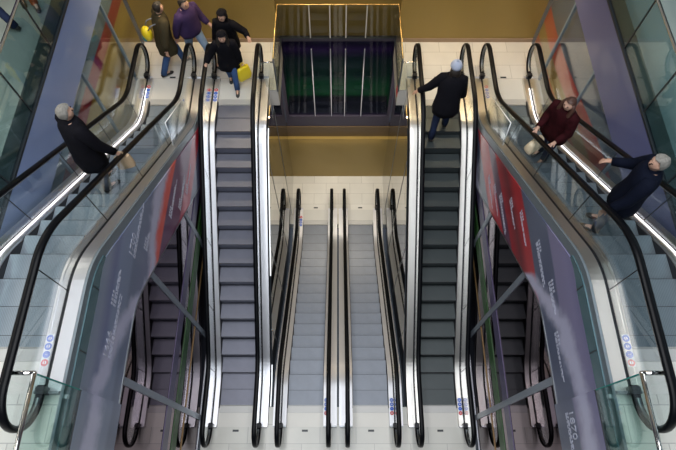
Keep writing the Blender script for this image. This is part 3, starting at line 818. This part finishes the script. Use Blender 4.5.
BLACK = cloth('black', (.005, .005, .008)); NAVY = cloth('navy', (.003, .005, .014)); OLIVE = cloth('olive', (.055, .045, .025)); PLUM = cloth('plum', (.05, .03, .09))
JEAN = cloth('jeans', (.05, .10, .24)); JEANL = cloth('light_jeans', (.22, .30, .42)); DKJ = cloth('dark_jeans', (.02, .03, .07)); GREYT = cloth('grey_trousers', (.16, .18, .22))
REDB = cloth('red_pattern', (.03, .004, .006), .95); ORANGE = cloth('orange', (.65, .10, .03)); HAT = cloth('pale_knit', (.42, .47, .60), .1)
YEL = mat('yellow_plastic', (.80, .62, .02), .35); PAPER = mat('kraft_paper', (.50, .36, .22), .7); BEIGE = mat('beige_leather', (.62, .52, .36), .5)

# 1 olive coat with a yellow backpack, walking left of the landing
h = -1.0; L = (-4.28, 9.75, L1)
person('person in olive knee-length coat walking away on the upper landing, yellow backpack on shoulders', L, h, 1.2, OLIVE, JEAN, HAIRD, 'short',
       lean=(0, .12), feet=((-.08, .30, 0), (.08, -.25, .02)), hands=((-.30, .22, .85), (.30, -.05, .85)), hem=.60)
bp = place((0, -.20, 1.12), L, h, 1.2)
b = empty('backpack', bp, h); tag(b, 'bright yellow backpack worn by the person in olive coat', 'backpack')
m = MB(); m.ball((0, -.04, .05), (.16, .12, .20), 14, 10); m.build('pack_body', [YEL], b)
m = MB(); m.ball((0, -.13, -.04), (.10, .05, .09), 12, 8); m.build('front_pocket', [mat('teal_fabric', (.05, .22, .22), .8)], b)
m = MB()
for s in (-1, 1): m.tube([(s*.09, 0, .2), (s*.11, .08, .30), (s*.11, .22, .30)], .015, 6)
m.build('strap', [GREYT], b)
# 2 plum top, pale jeans
h = -2.2; L = (-3.62, 10.05, L1)
person('person in dark purple jacket and light blue jeans crossing upper landing beside olive-coated walker', L, h, 1.24, PLUM, JEANL, HAIRD, 'short',
       lean=(.05, .10), feet=((-.08, .32, 0), (.08, -.28, .02)), hands=((-.28, .25, .95), (.30, -.1, .85)), hem=.84, longcoat=False)
# 3, 4 hooded women about to ride down
h = PI-.2; L = (-2.72, 9.95, L1)
person('person in black hooded coat with one arm out, walking behind the yellow bag carrier', L, h, 1.08, BLACK, DKJ, HAIRD, 'short', lean=(-.05, .12),
       feet=((-.1, .12, 0), (.1, -.12, 0)), hands=((-.55, .15, 1.12), (.28, .15, .85)), hem=.66, hood=BLACK)
h = PI+.1; L = (-2.66, 9.32, L1)
person('person in dark hooded coat and blue jeans stepping toward escalator, hand on its left handrail', L, h, 1.06, BLACK, JEAN, HAIRD, 'long', lean=(.0, .12),
       feet=((-.07, .28, 0), (.08, -.15, 0)), hands=((-.27, .10, .80), (.46, .28, 1.0)), hem=.62, hood=BLACK)
tp = place((-.29, .13, .78), L, h, 1.06)
bag('shopping_bag', 'bright yellow shopping bag hanging from hooded person at escalator top', tp, (.34, .16, .40), YEL, soft=.12, rz=.6)
# 5 beanie rider
zb = lambda Y: zB(Y-Y0)
def zstep(Y, y0, z):            # height of the tread under Y
    u = Y-y0; k = math.floor((u-.02)/.4); return z(.02+.4*k+.2)-.01
L = (2.43, 7.66, zstep(7.66, Y0, zB))
f2 = zstep(7.95, Y0, zB)-L[2]
person('person in pale knitted beanie and black coat climbing the dark-stepped escalator, seen from behind', L, -.12, 1.22, BLACK, DKJ, HAT, 'beanie', lean=(.06, .38),
       feet=((-.12, -.02, 0), (.12, .26, f2)), hands=((-.52, .36, 1.0), (.26, .42, .9)), hem=.80)
m = MB()
# 6 woman in red
def zso(Y):
    u = OY0-Y; k = math.floor((u-.02)/.4); return L1+zo(.02+.4*k+.2)-.01
L = (4.20, 6.12, zso(6.12))
h = 2.2
person('woman in dark red patterned jacket riding right outer escalator above the navy-coated man', L, h, 1.12, REDB, DKJ, HAIRB, 'long', lean=(0, .10),
       feet=((-.09, .05, 0), (.09, -.05, 0)), hands=((-.20, .34, .98), (.17, .36, 1.0)), hem=.74)
tp = place((0.02, .50, 1.04), L, h, 1.12)
bag('handbag', 'beige leather handbag held by woman in red patterned jacket', tp, (.38, .20, .26), BEIGE, soft=.1, rz=.6)
# 7 navy coat man
L = (4.12, 3.68, zso(3.68))
person('grey-haired man in navy coat facing inward on right outer escalator, hand on rail', L, 1.15, 1.12, NAVY, GREYT, HAIRG, 'short', lean=(.02, .0),
       feet=((-.10, .05, 0), (.10, .0, 0)), hands=((-.30, .20, .88), (.33, .34, 1.0)), hem=.70, headturn=.35)
# 8 black coat man
L = (-4.22, 4.95, zso(4.95)); h = -.7
person('grey-haired man in long black coat riding the left outer escalator with paper bag', L, h, 1.2, BLACK, GREYT, HAIRG, 'short', lean=(-.02, .10),
       feet=((-.10, .05, 0), (.10, -.05, 0)), hands=((-.24, .22, .82), (.27, .30, .80)), hem=.62, headturn=-.3)
tp = place((.27, .34, .76), L, h, 1.2)
bag('paper_bag', 'brown kraft paper bag carried by man in long black coat', tp, (.30, .12, .32), PAPER, rz=.3)
# 9, 10 gallery walkers, mostly out of the frame
person('person in dark blue clothing striding behind glass in top left corner', (-5.98, 7.25, L2), 1.2, 1.03, NAVY, DKJ, HAIRD, 'short', lean=(0, .05),
       feet=((-.08, .35, 0), (.10, -.30, .03)), hem=.80)
person('person in orange trousers standing behind left gallery glass at top edge', (-5.62, 7.9, L2), -2.6, 1.03, PLUM, ORANGE, HAIRB, 'short', lean=(0, .05),
       feet=((-.08, .12, 0), (.10, -.10, 0)), hem=.85)

# ------------------------------------------------------------------ ceilings and lamps
CE = mat('ceiling_paint', (.55, .56, .60), .7)
for s in (-1, 1):
    m = MB(); m.box(*sorted((s*5.3, s*10)), -4, 16, 10.3, 10.5); struct('ceiling', m, [CE])
    m = MB(); m.box(*sorted((s*10, s*10.2)), -4, 16, L2, 10.3); struct('wall_left' if s < 0 else 'wall_right', m, [mat('gallery_wall', (.25, .32, .36), .6)])
m = MB(); m.box(-5.2, 5.2, 9.1, YW+2, 6.9, 7.1); struct('ceiling', m, [CE])
m = MB(); m.box(-5.3, 5.3, 13.0, 13.2, 7.1, 20); struct('wall_back', m, [mat('upper_back', (.30, .27, .22), .6)])

def area(name, loc, size, sy, power, col, rot=(0, 0, 0)):
    l = bpy.data.lights.new(name, 'AREA'); l.shape = 'RECTANGLE'; l.size = size; l.size_y = sy; l.energy = power; l.color = col
    o = bpy.data.objects.new(name, l); COL.objects.link(o); o.location = loc; o.rotation_euler = rot
    return o
# added overhead fill area, stretched behind the camera to brighten the decks
area('overhead_fill', (-.9, -3, 21), 9, 26, 3300, (.90, .95, 1.0))
# lamp rows under the roof
for x in (-3.2, 3.2):
    area('roof_lamp', (x, 3.5, 19), .3, 9, 260, (1., .93, .88))
# added warm lamps, unseen, washing the upper landing and its wall
for x in (-4., -2.4, 0, 2.4, 4.):
    area('landing_fill', (x, 10.2, 6.85), .9, .35, 38, (1., .80, .52))
# added warm areas, unseen, to light the lowest floor and its wall
area('lower_fill', (0, 9.6, L1-.75), 2.4, .4, 120, (1., .86, .66))
area('lower_fill', (0, YW-.12, -1.06), 3.0, .12, 2, (1., .80, .45), (math.radians(-12), 0, 0))
for s in (-1, 1):
    area('gallery_lamp', (s*7.0, 5, 10.2), .5, 8, 190 if s < 0 else 55, (1., .93, .80) if s < 0 else (.75, .95, 1.))

w = bpy.data.worlds.new('w'); sc.world = w; w.use_nodes = True
bg = w.node_tree.nodes['Background']; bg.inputs[0].default_value = (.36, .42, .52, 1); bg.inputs[1].default_value = .14

# ------------------------------------------------------------------ camera
cam = bpy.data.cameras.new('camera'); co = bpy.data.objects.new('camera', cam); COL.objects.link(co)
co.location = (0, 0, EYE); co.rotation_euler = (math.radians(90-64.29), 0, 0)
cam.sensor_width = 36; cam.lens = 538/676*36; cam.clip_start = .05
sc.camera = co
sc.cycles.transparent_max_bounces = 32; sc.cycles.max_bounces = 10; sc.cycles.glossy_bounces = 6
sc.view_settings.view_transform = 'Standard'; sc.view_settings.look = 'None'; sc.view_settings.gamma = 1; sc.view_settings.exposure = -.1
sc.view_settings.use_curve_mapping = False
